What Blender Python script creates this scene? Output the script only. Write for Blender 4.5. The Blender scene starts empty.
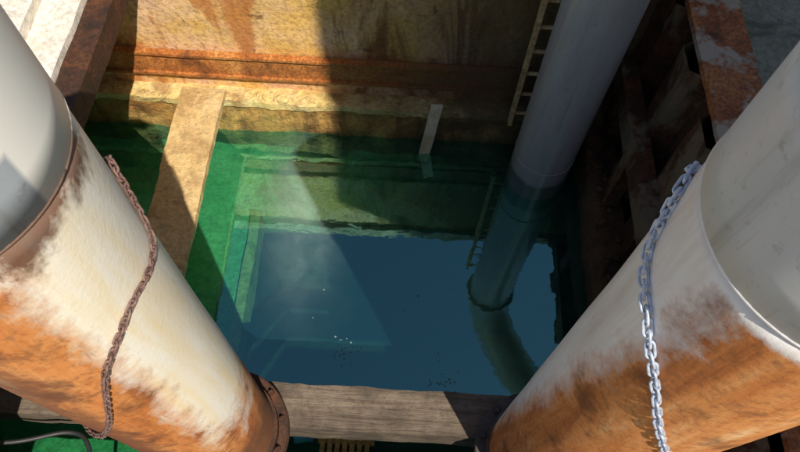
import bpy, bmesh, math, random
from mathutils import Vector, Matrix, noise, Quaternion
random.seed(4)
scn=bpy.context.scene
COL=bpy.context.collection

# ---------------------------------------------------------------- materials
class NT:
    def __init__(s,name):
        s.m=bpy.data.materials.new(name); s.m.use_nodes=True
        s.t=s.m.node_tree; s.n=s.t.nodes; s.l=s.t.links
        s.b=s.n['Principled BSDF']; s.out=s.n['Material Output']
        s.tc=s.n.new('ShaderNodeTexCoord')
    def new(s,t,**k):
        x=s.n.new(t)
        for a,b in k.items(): setattr(x,a,b)
        return x
    def put(s,sock,v):
        if isinstance(v,bpy.types.NodeSocket): s.l.new(v,sock)
        elif isinstance(v,(tuple,list)): sock.default_value=(*v,1) if len(v)==3 and len(sock.default_value)==4 else v
        else: sock.default_value=v
    def noise(s,scale,detail=4,rough=.6,stretch=None,dist=0):
        x=s.new('ShaderNodeTexNoise'); x.inputs['Scale'].default_value=scale
        x.inputs['Detail'].default_value=min(detail,5); x.inputs['Roughness'].default_value=rough
        x.inputs['Distortion'].default_value=dist
        src=s.tc.outputs['Object']
        if stretch:
            mp=s.new('ShaderNodeMapping'); mp.inputs['Scale'].default_value=stretch
            s.l.new(src,mp.inputs[0]); src=mp.outputs[0]
        s.l.new(src,x.inputs['Vector']); return x.outputs['Fac']
    def ramp(s,f,*stops):
        x=s.new('ShaderNodeValToRGB'); e=x.color_ramp.elements
        while len(e)<len(stops): e.new(.5)
        for i,(p,c) in enumerate(stops):
            e[i].position=p; e[i].color=(*c,1) if isinstance(c,(tuple,list)) else (c,c,c,1)
        s.put(x.inputs[0],f); return x.outputs[0]
    def mix(s,f,a,b,mode='MIX'):
        x=s.new('ShaderNodeMix',data_type='RGBA',blend_type=mode)
        s.put(x.inputs[0],f); s.put(x.inputs[6],a); s.put(x.inputs[7],b); return x.outputs[2]
    def math(s,op,a,b=0,clamp=False):
        x=s.new('ShaderNodeMath',operation=op,use_clamp=clamp)
        s.put(x.inputs[0],a); s.put(x.inputs[1],b); return x.outputs[0]
    def xyz(s):
        x=s.new('ShaderNodeSeparateXYZ'); s.l.new(s.tc.outputs['Object'],x.inputs[0]); return x.outputs
    def bump(s,h,strength=.5,dist=.01):
        x=s.new('ShaderNodeBump'); x.inputs['Strength'].default_value=strength; x.inputs['Distance'].default_value=dist
        s.put(x.inputs['Height'],h); s.l.new(x.outputs[0],s.b.inputs['Normal'])
    def fin(s,col,rough=.8,metal=0):
        s.put(s.b.inputs['Base Color'],col); s.put(s.b.inputs['Roughness'],rough); s.put(s.b.inputs['Metallic'],metal); return s.m

def concrete(name,c1,c2,stain=(.10,.06,.03),stainamt=.5,moss=None,mossz=0.3,bs=.6,vert=True,shade=False):
    m=NT(name)
    n1=m.noise(2.2,5,.65); n2=m.noise(26,3,.7); n3=m.noise(3.2,5,.7,(1,1,.22) if vert else (1,1,1),.6)
    c=m.mix(m.ramp(n1,(.35,0.),(.65,1.)),c1,c2)
    c=m.mix(m.ramp(n3,(.5,0.),(.62,stainamt)),c,stain)
    c=m.mix(m.ramp(n2,(.35,.55),(.6,0.)),c,tuple(x*.35 for x in c1))
    if moss:
        z=m.xyz()[2]
        f=m.math('ADD',m.math('MULTIPLY',n1,.5),m.math('SUBTRACT',mossz-.25,z))
        c=m.mix(m.ramp(f,(.0,0.),(.2,.9)),c,moss)
    if shade: c=shaded_right(m,c,n1)
    m.bump(n2,bs,.02)
    return m.fin(c,.9)
def shaded_right(m,c,n):   # shade over the right-hand part, painted in as a noisy dark gradient
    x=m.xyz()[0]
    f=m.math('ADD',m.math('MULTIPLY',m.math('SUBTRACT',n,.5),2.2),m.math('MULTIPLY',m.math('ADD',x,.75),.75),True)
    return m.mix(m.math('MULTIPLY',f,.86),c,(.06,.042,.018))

def rust(name,dark=(.05,.02,.01),mid=(.20,.075,.025),light=(.38,.17,.06),paint=None,pamt=.5,shade=False):
    m=NT(name)
    n1=m.noise(3.5,5,.75,None,.4); n2=m.noise(40,3,.7); n3=m.noise(1.6,5,.7,(1,1,.4))
    c=m.ramp(n1,(.3,dark),(.5,mid),(.7,light))
    c=m.mix(m.ramp(n2,(.4,.6),(.6,0.)),c,dark)
    if paint: c=m.mix(m.ramp(n3,(.5,0.),(.56,pamt)),c,paint)
    if shade: c=shaded_right(m,c,n1)
    m.bump(n2,.6,.008)
    return m.fin(c,.75)

M={}
m=NT('back_wall_render')
n1=m.noise(2.0,5,.65); n2=m.noise(24,4,.7); n3=m.noise(2.6,5,.7,(1,1,.3),.8); n4=m.noise(5,5,.75,None,1.)
c=m.mix(m.ramp(n1,(.38,0.),(.6,1.)),(.86,.55,.33),(.84,.50,.14))
c=m.mix(m.ramp(n3,(.50,0.),(.62,.8)),c,(.52,.16,.03))
c=m.mix(m.ramp(n4,(.59,0.),(.67,.8)),c,(.16,.06,.02))
c=m.mix(m.ramp(n2,(.35,.5),(.55,0.)),c,(.24,.10,.03))
c=shaded_right(m,c,n3)
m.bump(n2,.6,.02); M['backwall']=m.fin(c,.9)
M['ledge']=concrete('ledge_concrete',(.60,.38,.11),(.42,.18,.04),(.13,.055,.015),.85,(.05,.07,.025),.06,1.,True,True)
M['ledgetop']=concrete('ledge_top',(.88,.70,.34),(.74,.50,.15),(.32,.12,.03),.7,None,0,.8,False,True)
M['coping']=concrete('coping_concrete',(.55,.50,.40),(.42,.37,.28),(.1,.07,.05),.6,None,0,.8,False)
M['ground']=concrete('ground_concrete',(.42,.39,.29),(.28,.27,.18),(.08,.08,.04),.7,None,0,.9,False)
M['leftdeck']=concrete('deck_concrete',(.93,.86,.77),(.88,.79,.65),(.66,.50,.34),.5,None,0,.22,False)
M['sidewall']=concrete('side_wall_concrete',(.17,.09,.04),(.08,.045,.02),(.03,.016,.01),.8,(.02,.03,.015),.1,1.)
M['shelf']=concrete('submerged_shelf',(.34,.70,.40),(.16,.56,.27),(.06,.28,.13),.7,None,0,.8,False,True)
M['shelfbr']=concrete('submerged_kerb',(.66,.62,.28),(.46,.52,.22),(.12,.22,.10),.6,None,0,.8,False)
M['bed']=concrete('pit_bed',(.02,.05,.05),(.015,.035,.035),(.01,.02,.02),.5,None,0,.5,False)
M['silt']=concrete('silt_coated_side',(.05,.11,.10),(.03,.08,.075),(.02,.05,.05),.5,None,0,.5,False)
M['rust']=rust('rusty_steel')
M['rustdark']=rust('dark_rusty_steel',(.018,.010,.006),(.075,.028,.012),(.18,.06,.02))
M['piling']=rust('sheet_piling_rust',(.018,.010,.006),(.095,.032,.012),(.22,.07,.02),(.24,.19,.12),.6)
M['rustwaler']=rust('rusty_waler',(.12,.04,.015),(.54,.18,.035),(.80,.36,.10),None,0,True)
M['rustbeam']=rust('flaking_painted_rust',(.10,.03,.012),(.50,.15,.04),(.70,.27,.08),(.54,.46,.35),.8)

def wood(name,a,b,axis,dark):
    m=NT(name)
    st={'x':(.6,9,9),'y':(9,.6,9)}[axis]
    n=m.noise(3,5,.7,st,.5); n2=m.noise(2,4,.6); n3=m.noise(35,3,.7)
    c=m.mix(m.ramp(n,(.35,0.),(.65,1.)),a,b)
    c=m.mix(m.ramp(n2,(.45,0.),(.6,.7)),c,dark)
    c=m.mix(m.ramp(n3,(.3,.5),(.5,0.)),c,dark)
    m.bump(n,.8,.025)
    return m.fin(c,.85)
M['beam']=wood('weathered_timber',(.24,.18,.13),(.13,.095,.065),'x',(.05,.035,.025))
M['plank']=concrete('plank_concrete',(.80,.57,.28),(.68,.45,.18),(.36,.18,.06),.6,None,0,.7,False)
M['woodpale']=wood('pale_timber',(.88,.80,.60),(.80,.70,.48),'y',(.5,.38,.2))
M['crate']=wood('crate_timber',(.80,.56,.17),(.60,.40,.11),'x',(.2,.13,.04))

def pipe_mat(name,side):
    m=NT(name); x,y,z=m.xyz()[:3]
    a=m.math('MULTIPLY',m.math('ARCTAN2',x,m.math('MULTIPLY',y,-1)),57.2958)
    nb=m.noise(5,5,.72,(1,1,.8),.2); nf=m.noise(38,4,.75); ns=m.noise(3.0,5,.7,(3,3,.4),.3)
    if side=='R':
        white=m.mix(m.ramp(ns,(.4,0.),(.7,1.)),(.84,.81,.81),(.66,.57,.52))
        t=m.math('ADD',m.math('MULTIPLY',m.math('SUBTRACT',z,1.65),23),-113)
        v=m.math('DIVIDE',m.math('SUBTRACT',a,t),22)
        k=2.4
    else:
        white=m.mix(m.ramp(ns,(.4,0.),(.7,1.)),(.96,.91,.80),(.95,.79,.50))
        v=m.math('DIVIDE',m.math('SUBTRACT',50,a),16)
        v=m.math('MAXIMUM',v,m.math('MULTIPLY',m.math('SUBTRACT',2.2,z),2.2))
        k=3.4
    v=m.math('ADD',v,m.math('MULTIPLY',m.math('SUBTRACT',nb,.5),k))
    v=m.math('ADD',v,m.math('MULTIPLY',m.math('SUBTRACT',nf,.5),.9))
    zt=m.math('MULTIPLY',m.math('SUBTRACT',m.math('ADD',3.86,m.math('MULTIPLY',m.math('SUBTRACT',nb,.5),.12)),z),40,True)
    mask=m.math('MULTIPLY',m.math('MULTIPLY',m.math('ADD',v,.3),1.0 if side=='R' else .8,True),zt)
    rc=m.ramp(ns,(.3,(.30,.085,.02)),(.46,(.56,.19,.045)),(.6,(.68,.28,.085)),(.78,(.82,.54,.28)))
    rc=m.mix(m.ramp(nf,(.35,.5),(.52,0.)),rc,(.20,.07,.02))
    rc=m.mix(m.ramp(nb,(.53,0.),(.66,.7)),rc,(.15,.055,.02))
    c=m.mix(mask,white,rc)
    if side=='L':
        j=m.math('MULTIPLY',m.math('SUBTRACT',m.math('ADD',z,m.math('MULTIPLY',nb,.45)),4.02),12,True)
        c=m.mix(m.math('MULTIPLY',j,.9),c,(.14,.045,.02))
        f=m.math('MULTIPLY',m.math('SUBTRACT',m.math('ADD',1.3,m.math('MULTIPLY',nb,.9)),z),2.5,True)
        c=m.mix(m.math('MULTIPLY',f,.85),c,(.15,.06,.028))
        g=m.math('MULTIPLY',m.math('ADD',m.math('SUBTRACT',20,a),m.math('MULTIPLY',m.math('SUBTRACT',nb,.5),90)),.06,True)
        c=m.mix(m.math('MULTIPLY',g,.75),c,(.13,.045,.022))  # shadow blob on the lower left side, painted in as darker rust
    c=m.mix(m.ramp(m.noise(16,3,.8,(1,1,.2)),(.66,0.),(.72,.5)),c,(.22,.15,.11))
    m.bump(nf,.3,.005)
    return m.fin(c,m.mix(mask,(.42,)*3,(.8,)*3))
M['pipeR']=pipe_mat('right_pipe_paint_rust','R')
M['pipeL']=pipe_mat('left_pipe_paint_rust_shade','L')

def grey_mat(name,c1,c2,wet=False,sunlit=False):
    m=NT(name); x,y,z=m.xyz()[:3]
    n=m.noise(4,5,.65,(1.5,1.5,.3)); nf=m.noise(30,4,.7)
    c=m.mix(m.ramp(n,(.35,0.),(.7,1.)),c1,c2)
    c=m.mix(m.ramp(nf,(.28,.4),(.42,0.)),c,(.15,.12,.1))
    st=m.noise(3.5,4,.7,(4,4,.25))
    c=m.mix(m.ramp(st,(.56,0.),(.68,.35)),c,(.20,.15,.11))
    if sunlit:
        a=m.math('MULTIPLY',m.math('ARCTAN2',x,m.math('MULTIPLY',y,-1)),57.2958)
        f=m.math('MAXIMUM',m.math('MULTIPLY',m.math('SUBTRACT',a,74),.5,True),m.math('MULTIPLY',m.math('SUBTRACT',z,4.06),60,True))
        c=m.mix(f,c,(.92,.90,.84))  # sunlit edge and top painted in as lighter white over the grey
    if wet:
        f=m.math('MULTIPLY',m.math('SUBTRACT',m.math('ADD',.18,m.math('MULTIPLY',n,.12)),z),22,True)
        c=m.mix(m.math('MULTIPLY',f,.92),c,(.03,.06,.05))
        c=m.mix(m.math('MULTIPLY',m.math('SUBTRACT',1.0,m.math('ADD',z,m.math('MULTIPLY',n,.9))),.9,True),c,(.16,.17,.15))
    return m.fin(c,.32 if wet else .4)
M['greypaint']=grey_mat('grey_pipe_paint',(.40,.40,.40),(.31,.31,.32),True)
M['greyupper']=grey_mat('grey_upper_paint',(.58,.58,.59),(.50,.50,.51))
M['greyupperL']=grey_mat('grey_upper_sunlit_white',(.42,.46,.50),(.36,.40,.44),False,True)

m=NT('galvanised_chain'); n=m.noise(60,3,.6)
m.fin(m.ramp(n,(.3,(.36,.42,.54)),(.7,(.66,.72,.86))),.45,.25); M['galv']=m.m
m=NT('rusty_chain'); n=m.noise(60,3,.6)
m.fin(m.ramp(n,(.3,(.10,.05,.04)),(.7,(.30,.18,.15))),.75,.1); M['rchain']=m.m
m=NT('black_rubber'); m.fin((.03,.03,.03),.5); M['rubber']=m.m
m=NT('cyan_plastic'); m.fin((.10,.55,.66),.35); M['cyan']=m.m
m=NT('foam_scum'); m.fin((.20,.25,.25),.8); M['foam']=m.m
m=NT('dark_paint_steel'); n=m.noise(12,4,.6)
m.fin(m.ramp(n,(.3,(.035,.035,.04)),(.7,(.12,.09,.07))),.6,.2); M['darksteel']=m.m
m=NT('ladder_paint'); n=m.noise(14,4,.7); m.fin(m.ramp(n,(.35,(.30,.15,.05)),(.6,(.64,.48,.24))),.7); M['ladder']=m.m
m=NT('shadow_building_wall'); n=m.noise(1.2,5,.6); m.fin(m.ramp(n,(.3,(.30,.28,.25)),(.7,(.42,.40,.36))),.9); M['shadow_bld']=m.m
m=NT('dark_glass'); m.fin((.03,.04,.05),.1); M['glass']=m.m

# water: clear tinted part + murk with light-shaft haze painted in + mirror-like surface
m=NT('pit_water'); t=m
t.n.remove(t.b)
tr=t.new('ShaderNodeBsdfTransparent'); tr.inputs[0].default_value=(.55,.95,.74,1)
df=t.new('ShaderNodeBsdfDiffuse')
nn=t.noise(2.2,4,.55,None,.5)
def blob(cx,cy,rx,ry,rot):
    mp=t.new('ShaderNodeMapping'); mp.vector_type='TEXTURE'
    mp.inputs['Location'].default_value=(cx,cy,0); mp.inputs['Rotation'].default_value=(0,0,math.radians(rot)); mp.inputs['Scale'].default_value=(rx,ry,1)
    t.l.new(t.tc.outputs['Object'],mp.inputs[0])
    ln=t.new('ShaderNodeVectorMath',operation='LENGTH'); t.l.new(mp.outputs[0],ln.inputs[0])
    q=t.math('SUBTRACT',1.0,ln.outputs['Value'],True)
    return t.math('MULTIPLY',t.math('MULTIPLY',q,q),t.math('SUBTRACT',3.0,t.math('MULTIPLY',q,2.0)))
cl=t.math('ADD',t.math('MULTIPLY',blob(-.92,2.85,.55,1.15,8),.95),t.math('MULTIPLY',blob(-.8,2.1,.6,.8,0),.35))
haze=t.math('MULTIPLY',cl,t.ramp(nn,(.3,.35),(.65,1.)),True)
t.l.new(t.mix(haze,(.02,.13,.16),(.46,.60,.55)),df.inputs[0])
mx=t.new('ShaderNodeMixShader'); t.put(mx.inputs[0],t.math('ADD',.15,t.math('MULTIPLY',haze,.45),True))
t.l.new(tr.outputs[0],mx.inputs[1]); t.l.new(df.outputs[0],mx.inputs[2])
gl=t.new('ShaderNodeBsdfGlossy'); gl.inputs['Roughness'].default_value=.012; gl.inputs[0].default_value=(.42,.98,.90,1)
bp=t.new('ShaderNodeBump'); bp.inputs['Strength'].default_value=.05; bp.inputs['Distance'].default_value=.01
t.l.new(t.noise(6,2,.5,(1,1.8,1),.5),bp.inputs['Height']); t.l.new(bp.outputs[0],gl.inputs['Normal'])
mx2=t.new('ShaderNodeMixShader'); mx2.inputs[0].default_value=.36
t.l.new(mx.outputs[0],mx2.inputs[1]); t.l.new(gl.outputs[0],mx2.inputs[2])
t.l.new(mx2.outputs[0],t.out.inputs[0]); M['water']=t.m

# ---------------------------------------------------------------- mesh helpers
def link(me,name,mat=None,parent=None,smooth=False):
    o=bpy.data.objects.new(name,me); COL.objects.link(o)
    if mat: me.materials.append(M[mat])
    if parent: o.parent=parent
    if smooth:
        for p in me.polygons: p.use_smooth=True
    return o
def empty(name):
    o=bpy.data.objects.new(name,None); COL.objects.link(o); return o
def box(name,x0,x1,y0,y1,z0,z1,mat,parent=None,rough=0,cell=.12,bev=.008,seed=0,nscale=3):
    bm=bmesh.new()
    if rough:
        def axis(a,b):
            n=max(1,min(90,int(round((b-a)/cell)))); return [a+(b-a)*i/n for i in range(n+1)]
        X,Y,Z=axis(x0,x1),axis(y0,y1),axis(z0,z1); vs={}
        def V(i,j,k):
            if (i,j,k) not in vs: vs[(i,j,k)]=bm.verts.new((X[i],Y[j],Z[k]))
            return vs[(i,j,k)]
        nx,ny,nz=len(X)-1,len(Y)-1,len(Z)-1
        for i in range(nx):
            for j in range(ny):
                for k in (0,nz):
                    q=[V(i,j,k),V(i+1,j,k),V(i+1,j+1,k),V(i,j+1,k)]; bm.faces.new(q if k else q[::-1])
        for i in range(nx):
            for k in range(nz):
                for j in (0,ny):
                    q=[V(i,j,k),V(i+1,j,k),V(i+1,j,k+1),V(i,j,k+1)]; bm.faces.new(q[::-1] if j else q)
        for j in range(ny):
            for k in range(nz):
                for i in (0,nx):
                    q=[V(i,j,k),V(i,j+1,k),V(i,j+1,k+1),V(i,j,k+1)]; bm.faces.new(q if i else q[::-1])
        off=Vector((seed*7.3,seed*3.1,seed))
        for v in bm.verts:
            n=noise.noise_vector(v.co*nscale+off)+.6*noise.noise_vector(v.co*nscale*3.1+off)
            v.co+=n*rough
    else:
        bmesh.ops.create_cube(bm,size=1)
        for v in bm.verts: v.co=Vector(((x0+x1)/2+v.co.x*(x1-x0),(y0+y1)/2+v.co.y*(y1-y0),(z0+z1)/2+v.co.z*(z1-z0)))
        if bev: bmesh.ops.bevel(bm,geom=bm.edges[:],offset=bev,segments=2,affect='EDGES')
    me=bpy.data.meshes.new(name); bm.to_mesh(me); bm.free()
    return link(me,name,mat,parent)
def tube(name,r,z0,z1,mat,parent,seg=96,cx=0,cy=0,dent=0,cap=True,nz=40):
    bm=bmesh.new(); rings=[]
    for k in range(nz+1):
        z=z0+(z1-z0)*k/nz; ring=[]
        for i in range(seg):
            a=2*math.pi*i/seg
            rr=r+dent*noise.noise(Vector((math.cos(a)*1.5,math.sin(a)*1.5,z*2)))
            ring.append(bm.verts.new((cx+rr*math.cos(a),cy+rr*math.sin(a),z)))
        rings.append(ring)
    for k in range(nz):
        for i in range(seg):
            j=(i+1)%seg; bm.faces.new((rings[k][i],rings[k][j],rings[k+1][j],rings[k+1][i]))
    for f in bm.faces: f.smooth=True
    if cap:
        bm.faces.new(rings[0][::-1]); bm.faces.new(rings[-1])
    me=bpy.data.meshes.new(name); bm.to_mesh(me); bm.free()
    return link(me,name,mat,parent)
def sweep(name,pts,r,mat,parent=None,seg=32,smooth=True):
    pts=[Vector(p) for p in pts]; bm=bmesh.new(); rings=[]
    T=[(pts[min(i+1,len(pts)-1)]-pts[max(i-1,0)]).normalized() for i in range(len(pts))]
    n=T[0].orthogonal().normalized()
    for i,p in enumerate(pts):
        n=(n-T[i]*n.dot(T[i])).normalized(); b=T[i].cross(n)
        rings.append([bm.verts.new(p+(n*math.cos(2*math.pi*k/seg)+b*math.sin(2*math.pi*k/seg))*r) for k in range(seg)])
    for i in range(len(pts)-1):
        for k in range(seg):
            j=(k+1)%seg; bm.faces.new((rings[i][k],rings[i][j],rings[i+1][j],rings[i+1][k]))
    for f in bm.faces: f.smooth=smooth
    bm.faces.new(rings[0][::-1]); bm.faces.new(rings[-1])
    me=bpy.data.meshes.new(name); bm.to_mesh(me); bm.free()
    return link(me,name,mat,parent)
def catmull(P,n=30):
    P=[Vector(p) for p in P]; P=[P[0]*2-P[1]]+P+[P[-1]*2-P[-2]]; out=[]
    for i in range(1,len(P)-2):
        a,b,c,d=P[i-1:i+3]
        for k in range(n):
            t=k/n; out.append(.5*((2*b)+(c-a)*t+(2*a-5*b+4*c-d)*t*t+(3*b-a-3*c+d)*t**3))
    out.append(P[-2]); return out

# ---------------------------------------------------------------- setting
PX0,PX1,PY0,PY1=-2.17,2.22,-.7,4.05
bm=bmesh.new(); B=150
xs=[-B,PX0,PX1,B]; ys=[-B,PY0,PY1,B]
g=[[bm.verts.new((x,y,1.88)) for y in ys] for x in xs]
for i in range(3):
    for j in range(3):
        if (i,j)!=(1,1): bm.faces.new((g[i][j],g[i+1][j],g[i+1][j+1],g[i][j+1]))
me=bpy.data.meshes.new('ground'); bm.to_mesh(me); bm.free(); link(me,'ground','ground')

deck=empty('concrete_deck')
box('slab',-7.0,-2.17,-3,4.6,1.62,1.93,'leftdeck',deck,rough=.012,cell=.15)
box('edge_beam',-2.165,-2.0,-.7,3.68,1.70,1.885,'rustdark',deck,rough=.008,cell=.08)
box('kerb',-2.62,-2.42,-1,4.2,1.92,2.02,'leftdeck',deck,rough=.014,cell=.09,seed=4)

bw=empty('back_wall')
box('upper_face',-4.2,2.3,3.75,4.05,.38,2.10,'backwall',bw,rough=.012,cell=.08)
box('coping',-4.2,2.3,3.70,4.10,2.08,2.26,'coping',bw,rough=.022,cell=.07,seed=2)
box('ledge',-4.2,1.75,3.60,3.80,-1.2,.38,'ledge',bw,rough=.028,cell=.055,seed=3,nscale=5)
box('ledge_cap',-4.2,1.75,3.585,3.80,.375,.45,'ledgetop',bw,rough=.022,cell=.055,seed=5,nscale=5)
box('waler_web',-4.2,1.9,3.705,3.735,.66,.88,'rustwaler',bw,rough=.004,cell=.08,seed=6)
box('waler_top_flange',-4.2,1.9,3.675,3.74,.88,.905,'rustwaler',bw,rough=.004,cell=.08,seed=7)
box('waler_bottom_flange',-4.2,1.9,3.68,3.74,.635,.66,'rustwaler',bw,rough=.004,cell=.08,seed=8)
rw=empty('right_wall')
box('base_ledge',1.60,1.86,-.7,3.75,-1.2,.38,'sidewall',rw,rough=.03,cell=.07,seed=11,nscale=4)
bm=bmesh.new(); prof=[]; y=-.7; k=0
while y<3.75:
    d=[1.80,1.80,1.95,1.95][k%4]; prof.append((d,y)); y+=[.22,.08,.22,.08][k%4]; k+=1
lo=[[bm.verts.new((x,y,z)) for z in [.36+i*.17 for i in range(10)]] for x,y in prof]
for i in range(len(lo)-1):
    for j in range(9): bm.faces.new((lo[i][j],lo[i][j+1],lo[i+1][j+1],lo[i+1][j]))
for v in bm.verts: v.co.x+=.012*noise.noise(v.co*3)
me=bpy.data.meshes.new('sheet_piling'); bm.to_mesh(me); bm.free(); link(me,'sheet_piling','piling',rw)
box('waler',1.66,1.80,-.7,3.62,1.02,1.2,'piling',rw,rough=.006,cell=.09,seed=12)
for i,yy in enumerate((.9,1.9,2.75)):
    box('post_%d'%(i+1),1.68,1.79,yy,yy+.12,.38,1.02,'piling',rw,rough=.004,cell=.08,seed=20+i)
box('top_beam_flange',1.87,2.22,-.7,3.7,1.885,1.93,'rustbeam',rw,rough=.006,cell=.08,seed=13)
box('top_beam_web',1.99,2.04,-.7,3.7,1.60,1.885,'rustdark',rw,rough=.004,cell=.09,seed=14)
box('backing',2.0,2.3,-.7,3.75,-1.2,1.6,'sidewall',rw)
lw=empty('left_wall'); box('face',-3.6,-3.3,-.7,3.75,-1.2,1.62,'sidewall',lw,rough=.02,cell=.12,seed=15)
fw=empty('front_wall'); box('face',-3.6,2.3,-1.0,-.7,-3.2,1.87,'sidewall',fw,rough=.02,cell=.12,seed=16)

sh=empty('submerged_ledge')
box('left_shelf',-3.4,-1.36,-.7,3.62,-.55,-.24,'shelf',sh,rough=.02,cell=.1,seed=17)
box('kerb',-1.36,-1.27,.2,2.80,-.40,-.14,'shelfbr',sh,rough=.012,cell=.06,seed=18)
box('back_shelf',-1.36,1.7,2.80,3.62,-.55,-.24,'shelf',sh,rough=.02,cell=.1,seed=19)
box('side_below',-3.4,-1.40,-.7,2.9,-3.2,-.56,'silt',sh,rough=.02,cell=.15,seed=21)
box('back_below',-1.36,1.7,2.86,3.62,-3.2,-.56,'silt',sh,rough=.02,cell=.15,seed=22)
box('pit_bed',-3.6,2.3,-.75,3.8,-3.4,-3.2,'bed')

bm=bmesh.new(); vs=[bm.verts.new(p) for p in((-3.45,-.72,0),(1.72,-.72,0),(1.72,3.70,0),(-3.45,3.70,0))]; bm.faces.new(vs)
me=bpy.data.meshes.new('water'); bm.to_mesh(me); bm.free(); link(me,'water','water')

# unseen building added to shade the pit, turned so its side follows the sun
b=empty('shadow_building'); b.location=(2.9,-2.3,0); b.rotation_euler=(0,0,math.radians(31))
RT=11.15
box('shadow_building_walls',0,9,-7,0,1.86,RT,'shadow_bld',b,bev=0)
box('shadow_building_roof_edge',-.02,9.1,-7.1,.02,RT,RT+.07,'coping',b,bev=0)
for fl in range(2):
    for k in range(5):
        x=.7+k*1.65; z=3.2+fl*3.6
        box('window_%d_%d'%(fl,k),x,x+.95,-.03,.015,z,z+1.4,'glass',b,bev=0)
        box('sill_%d_%d'%(fl,k),x-.05,x+1.0,-.03,.10,z-.09,z-.01,'coping',b,bev=0)

# ---------------------------------------------------------------- plank & beam
box('concrete_plank',-2.0,-1.62,1.55,3.66,.45,.52,'plank',rough=.012,cell=.06,seed=30,nscale=4)
box('timber_beam',-3.3,1.6,.72,1.0,.62,.90,'beam',rough=.012,cell=.05,seed=31,nscale=4)
box('timber_beam',-3.3,1.6,.22,.46,.62,.90,'beam',rough=.01,cell=.07,seed=32,nscale=4)

# ---------------------------------------------------------------- big pipes
def flange(parent,r,z,mat,n=12,thick=.035,w=.075):
    bm=bmesh.new(); seg=72; ri,ro=r-.002,r+w
    def ring(rr,zz): return [bm.verts.new((rr*math.cos(2*math.pi*i/seg),rr*math.sin(2*math.pi*i/seg),zz)) for i in range(seg)]
    R=[ring(ri,z),ring(ro-.005,z),ring(ro,z+.005),ring(ro,z+thick-.005),ring(ro-.005,z+thick),ring(ri,z+thick)]
    for a,c in zip(R,R[1:]):
        for i in range(seg):
            j=(i+1)%seg; bm.faces.new((a[i],a[j],c[j],c[i]))
    bmesh.ops.recalc_face_normals(bm,faces=bm.faces[:])
    for k in range(n):
        a=2*math.pi*(k+.5)/n
        mt=Matrix.Translation((math.cos(a)*(r+w*.55),math.sin(a)*(r+w*.55),z+thick+.012))
        bmesh.ops.create_cone(bm,cap_ends=True,segments=6,radius1=.018,radius2=.018,depth=.024,matrix=mt)
        bmesh.ops.create_cone(bm,cap_ends=True,segments=10,radius1=.009,radius2=.008,depth=.06,matrix=mt)
    me=bpy.data.meshes.new('flange'); bm.to_mesh(me); bm.free(); return link(me,'flange',mat,parent)
def big_pipe(name,cx,cy,mat,fm,um):
    e=empty(name); e.location=(cx,cy,0)
    tube('barrel',.30,.93,3.90,mat,e,dent=.004,nz=60)
    tube('upper_section',.304,3.905,4.30,um,e,nz=4)
    sweep('weld_bead',[(.3*math.cos(a),.3*math.sin(a),3.902) for a in [2*math.pi*i/72 for i in range(73)]],.006,mat,e,seg=8)
    flange(e,.30,.905,fm); flange(e,.30,.955,fm)
    tube('collar',.318,.99,1.06,fm,e,nz=2)
    return e
big_pipe('large_steel_pipe',-.979,.669,'pipeL','rustdark','greyupperL')
big_pipe('large_steel_pipe',.900,.635,'pipeR','darksteel','greyupper')

# ---------------------------------------------------------------- grey pipe with elbow at the top
gp=empty('grey_pipe'); gx,gy,gr=1.226,3.26,.26
pts=[(gx,gy,z) for z in(-1.2,-.5,0,.5,1,1.5,2,2.5,2.9)]
dx,dy=.44,-.90; Rb=.55
for k in range(1,13):
    a=math.pi/2*k/12; h=Rb*(1-math.cos(a)); pts.append((gx+dx*h,gy+dy*h,2.9+Rb*math.sin(a)))
pts.append((gx+dx*1.0,gy+dy*1.0,2.9+Rb)); ex,ey,ez=gx+dx*1.0,gy+dy*1.0,2.9+Rb
for k in range(1,11):
    s=k/10; a=s*math.radians(60); base=math.atan2(dy,dx); ang=base+a
    ex+=math.cos(ang)*.08; ey+=math.sin(ang)*.08; pts.append((ex,ey,ez))
pts.append((ex+3,ey,ez))
sweep('barrel',pts,gr,'greypaint',gp,seg=64)
for q,zz in enumerate((.42,)):
    sweep('weld_%d'%(q+1),[(gx+gr*math.cos(a),gy+gr*math.sin(a),zz) for a in [2*math.pi*i/64 for i in range(65)]],.005,'greypaint',gp,seg=6)
f=flange(gp,gr,2.75,'greypaint',16,.04,.05); f.location=(gx,gy,0)

# ---------------------------------------------------------------- ladder
ld=empty('steel_ladder')
for i,x in enumerate((.92,1.34)): box('rail_%d'%(i+1),x-.018,x+.018,3.50,3.56,.42,2.7,'ladder',ld,bev=.004)
z=.58;k=1
while z<2.6:
    sweep('rung_%d'%k,[(.92,3.53,z),(1.34,3.53,z)],.016,'ladder',ld,seg=10); z+=.25;k+=1

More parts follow.
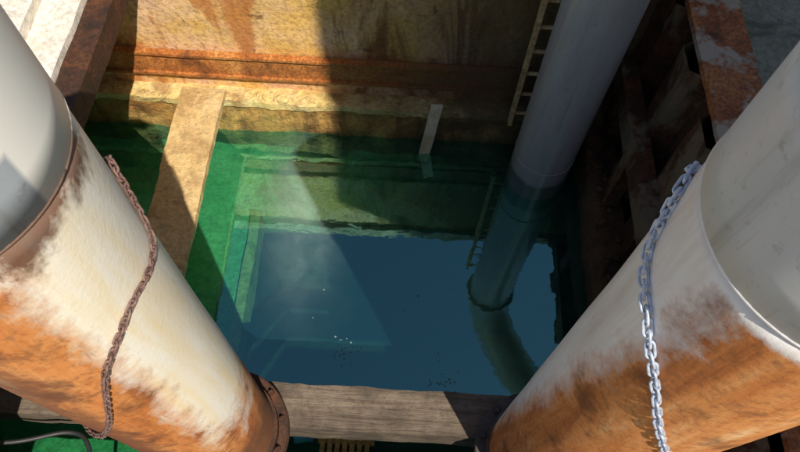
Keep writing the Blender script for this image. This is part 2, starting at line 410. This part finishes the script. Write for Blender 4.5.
# ---------------------------------------------------------------- chains
def chain(name,cx,cy,path,mat,sc=1.,r=.3):
    e=empty(name); pitch=.036*sc; wire=.0048*sc
    A=catmull([(a,z,0) for a,z in path],40)
    C=[Vector((cx+(r+.012)*math.cos(math.radians(a.x)),cy+(r+.012)*math.sin(math.radians(a.x)),a.y)) for a in A]
    out=[C[0]];rest=pitch
    for a,b_ in zip(C,C[1:]):
        d=(b_-a).length; pos=0
        while d-pos>=rest:
            pos+=rest; out.append(a.lerp(b_,pos/d)); rest=pitch
        rest-=(d-pos)
    bm=bmesh.new(); N=20;K=8; hl=.0155*sc; rad=.0125*sc
    for i in range(len(out)-1):
        c=(out[i]+out[i+1])/2; t=(out[i+1]-out[i]).normalized()
        nr=Vector((c.x-cx,c.y-cy,0)).normalized(); nr=(nr-t*nr.dot(t)).normalized()
        ang=math.radians((30 if i%2 else -62)+random.uniform(-14,14))
        t=(t+Vector([random.uniform(-.08,.08) for _ in range(3)])).normalized(); nr=(nr-t*nr.dot(t)).normalized()
        u=(Quaternion(t,ang)@nr); w=t.cross(u)
        loop=[]
        for k in range(N):
            th=2*math.pi*k/N; x=rad*math.sin(th); y=rad*math.cos(th)+(hl if math.cos(th)>0 else -hl)
            loop.append(c+t*y+u*x)
        rings=[]
        for k in range(N):
            tg=(loop[(k+1)%N]-loop[k-1]).normalized(); o=w.cross(tg).normalized()
            rings.append([bm.verts.new(loop[k]+(w*math.cos(2*math.pi*q/K)+o*math.sin(2*math.pi*q/K))*wire) for q in range(K)])
        for k in range(N):
            for q in range(K):
                fce=bm.faces.new((rings[k][q],rings[k][(q+1)%K],rings[(k+1)%N][(q+1)%K],rings[(k+1)%N][q])); fce.smooth=True
    bmesh.ops.recalc_face_normals(bm,faces=bm.faces[:])
    me=bpy.data.meshes.new('links'); bm.to_mesh(me); bm.free(); link(me,'links',mat,e); return e
chain('steel_chain',.900,.635,[(100,3.5),(120,3.66),(138,3.78),(152,3.78),(161,3.70),(168,3.64),(178,3.61),(197,3.56),(219,3.42),(240,3.2),(256,3.04),(285,2.8),(320,2.75)],'galv',.86)
chain('steel_chain',-.979,.669,[(90,3.3),(60,3.5),(42,3.62),(32,3.60),(28,3.50),(20,3.40),(4,3.40),(-17,3.42),(-34,3.36),(-51,3.24),(-62,3.08),(-74,2.88),(-88,2.70),(-104,2.55),(-130,2.4)],'rchain',.70)

# ---------------------------------------------------------------- small things
wb=box('wooden_board',-.05,.05,-.012,.012,-.35,.35,'woodpale',rough=.004,cell=.03)
wb.location=(.22,3.50,.24); wb.rotation_euler=(math.radians(-9),math.radians(9),math.radians(10))
cr=empty('broken_crate')
for i in range(7):
    x=-.50+i*.055; box('slat_%d'%(i+1),x,x+.036,.60,.83,.035,.06,'crate',cr,bev=.003)
for i,y in enumerate((.62,.78)): box('batten_%d'%(i+1),-.52,-.10,y,y+.035,-.02,.034,'crate',cr,bev=.003)
pb=empty('plastic_bottle')
sweep('body',[(-.70,.80,.02),(-.67,.805,.02),(-.60,.82,.02),(-.56,.825,.02)],.034,'cyan',pb,seg=20)
sweep('neck',[(-.562,.825,.02),(-.53,.83,.02)],.014,'cyan',pb,seg=16)
sweep('rubber_hose',catmull([(-2.9,.5,1.5),(-2.3,.52,1.05),(-1.95,.62,.92),(-1.8,.55,.93),(-1.75,.35,.9),(-1.8,.1,.5)],10),.014,'rubber',seg=10)
bm=bmesh.new()
for cx,cy,sp,n in((-.38,1.5,.07,26),(.40,1.26,.07,26),(.1,1.9,.5,10)):
    for i in range(n):
        x=random.gauss(cx,sp); y=random.gauss(cy,sp); r=random.uniform(.004,.012)
        if y>3.4 or x>1.5: continue
        k=random.randint(5,7); a0=random.random()*6
        bm.faces.new([bm.verts.new((x+r*random.uniform(.5,1.2)*math.cos(a0+6.283*j/k),y+r*random.uniform(.5,1.2)*math.sin(a0+6.283*j/k),.004)) for j in range(k)])
me=bpy.data.meshes.new('floating_scum'); bm.to_mesh(me); bm.free(); link(me,'floating_scum','foam')
# loose mortar and rubble lying on the ledge and the right-hand base
def rubble(name,mat,spots,seed):
    random.seed(seed); bm=bmesh.new()
    for (x0,x1,y0,y1,z,n,r0,r1) in spots:
        for i in range(n):
            r=random.uniform(r0,r1)
            mt=Matrix.Translation((random.uniform(x0,x1),random.uniform(y0,y1),z+r*.35))@Matrix.Rotation(random.random()*6,4,'Z')@Matrix.Diagonal((1,random.uniform(.5,1),random.uniform(.35,.7),1))
            q=bmesh.ops.create_icosphere(bm,subdivisions=1,radius=r,matrix=mt)
            for v in q['verts']: v.co+=Vector([random.uniform(-.2,.2)*r for _ in range(3)])
    me=bpy.data.meshes.new(name); bm.to_mesh(me); bm.free(); link(me,name,mat)
rubble('rubble','ledgetop',[(-2.6,.9,3.61,3.67,.45,90,.006,.022),(-1.35,-1.0,3.60,3.68,.45,14,.02,.045)],5)
rubble('rubble','sidewall',[(1.64,1.78,.3,3.4,.40,90,.012,.04)],6)

# ---------------------------------------------------------------- light, sky, camera
s=Vector((.6,-1,1.6)).normalized()
L=bpy.data.lights.new('sun','SUN'); L.energy=5; L.angle=math.radians(.5); L.color=(1,.94,.82)
so=bpy.data.objects.new('sun',L); COL.objects.link(so); so.rotation_euler=s.to_track_quat('Z','Y').to_euler(); so.location=(6,-10,14)
w=bpy.data.worlds.new('World'); scn.world=w; w.use_nodes=True
sk=w.node_tree.nodes.new('ShaderNodeTexSky'); sk.sky_type='NISHITA'; sk.sun_disc=False
sk.sun_elevation=math.asin(s.z); sk.sun_rotation=math.atan2(s.x,s.y)
bg=w.node_tree.nodes['Background']; bg.inputs[1].default_value=.08
w.node_tree.links.new(sk.outputs[0],bg.inputs[0])
c=bpy.data.cameras.new('camera'); c.sensor_width=36; c.lens=28.8; c.clip_start=.05; c.clip_end=600
co=bpy.data.objects.new('camera',c); COL.objects.link(co); co.location=(0,0,5)
co.rotation_euler=(Matrix.Rotation(math.radians(28),3,'X')@Matrix.Rotation(math.radians(3.2),3,'Z')).to_euler()
scn.camera=co
scn.view_settings.view_transform='Standard'; scn.view_settings.look='None'; scn.view_settings.exposure=0
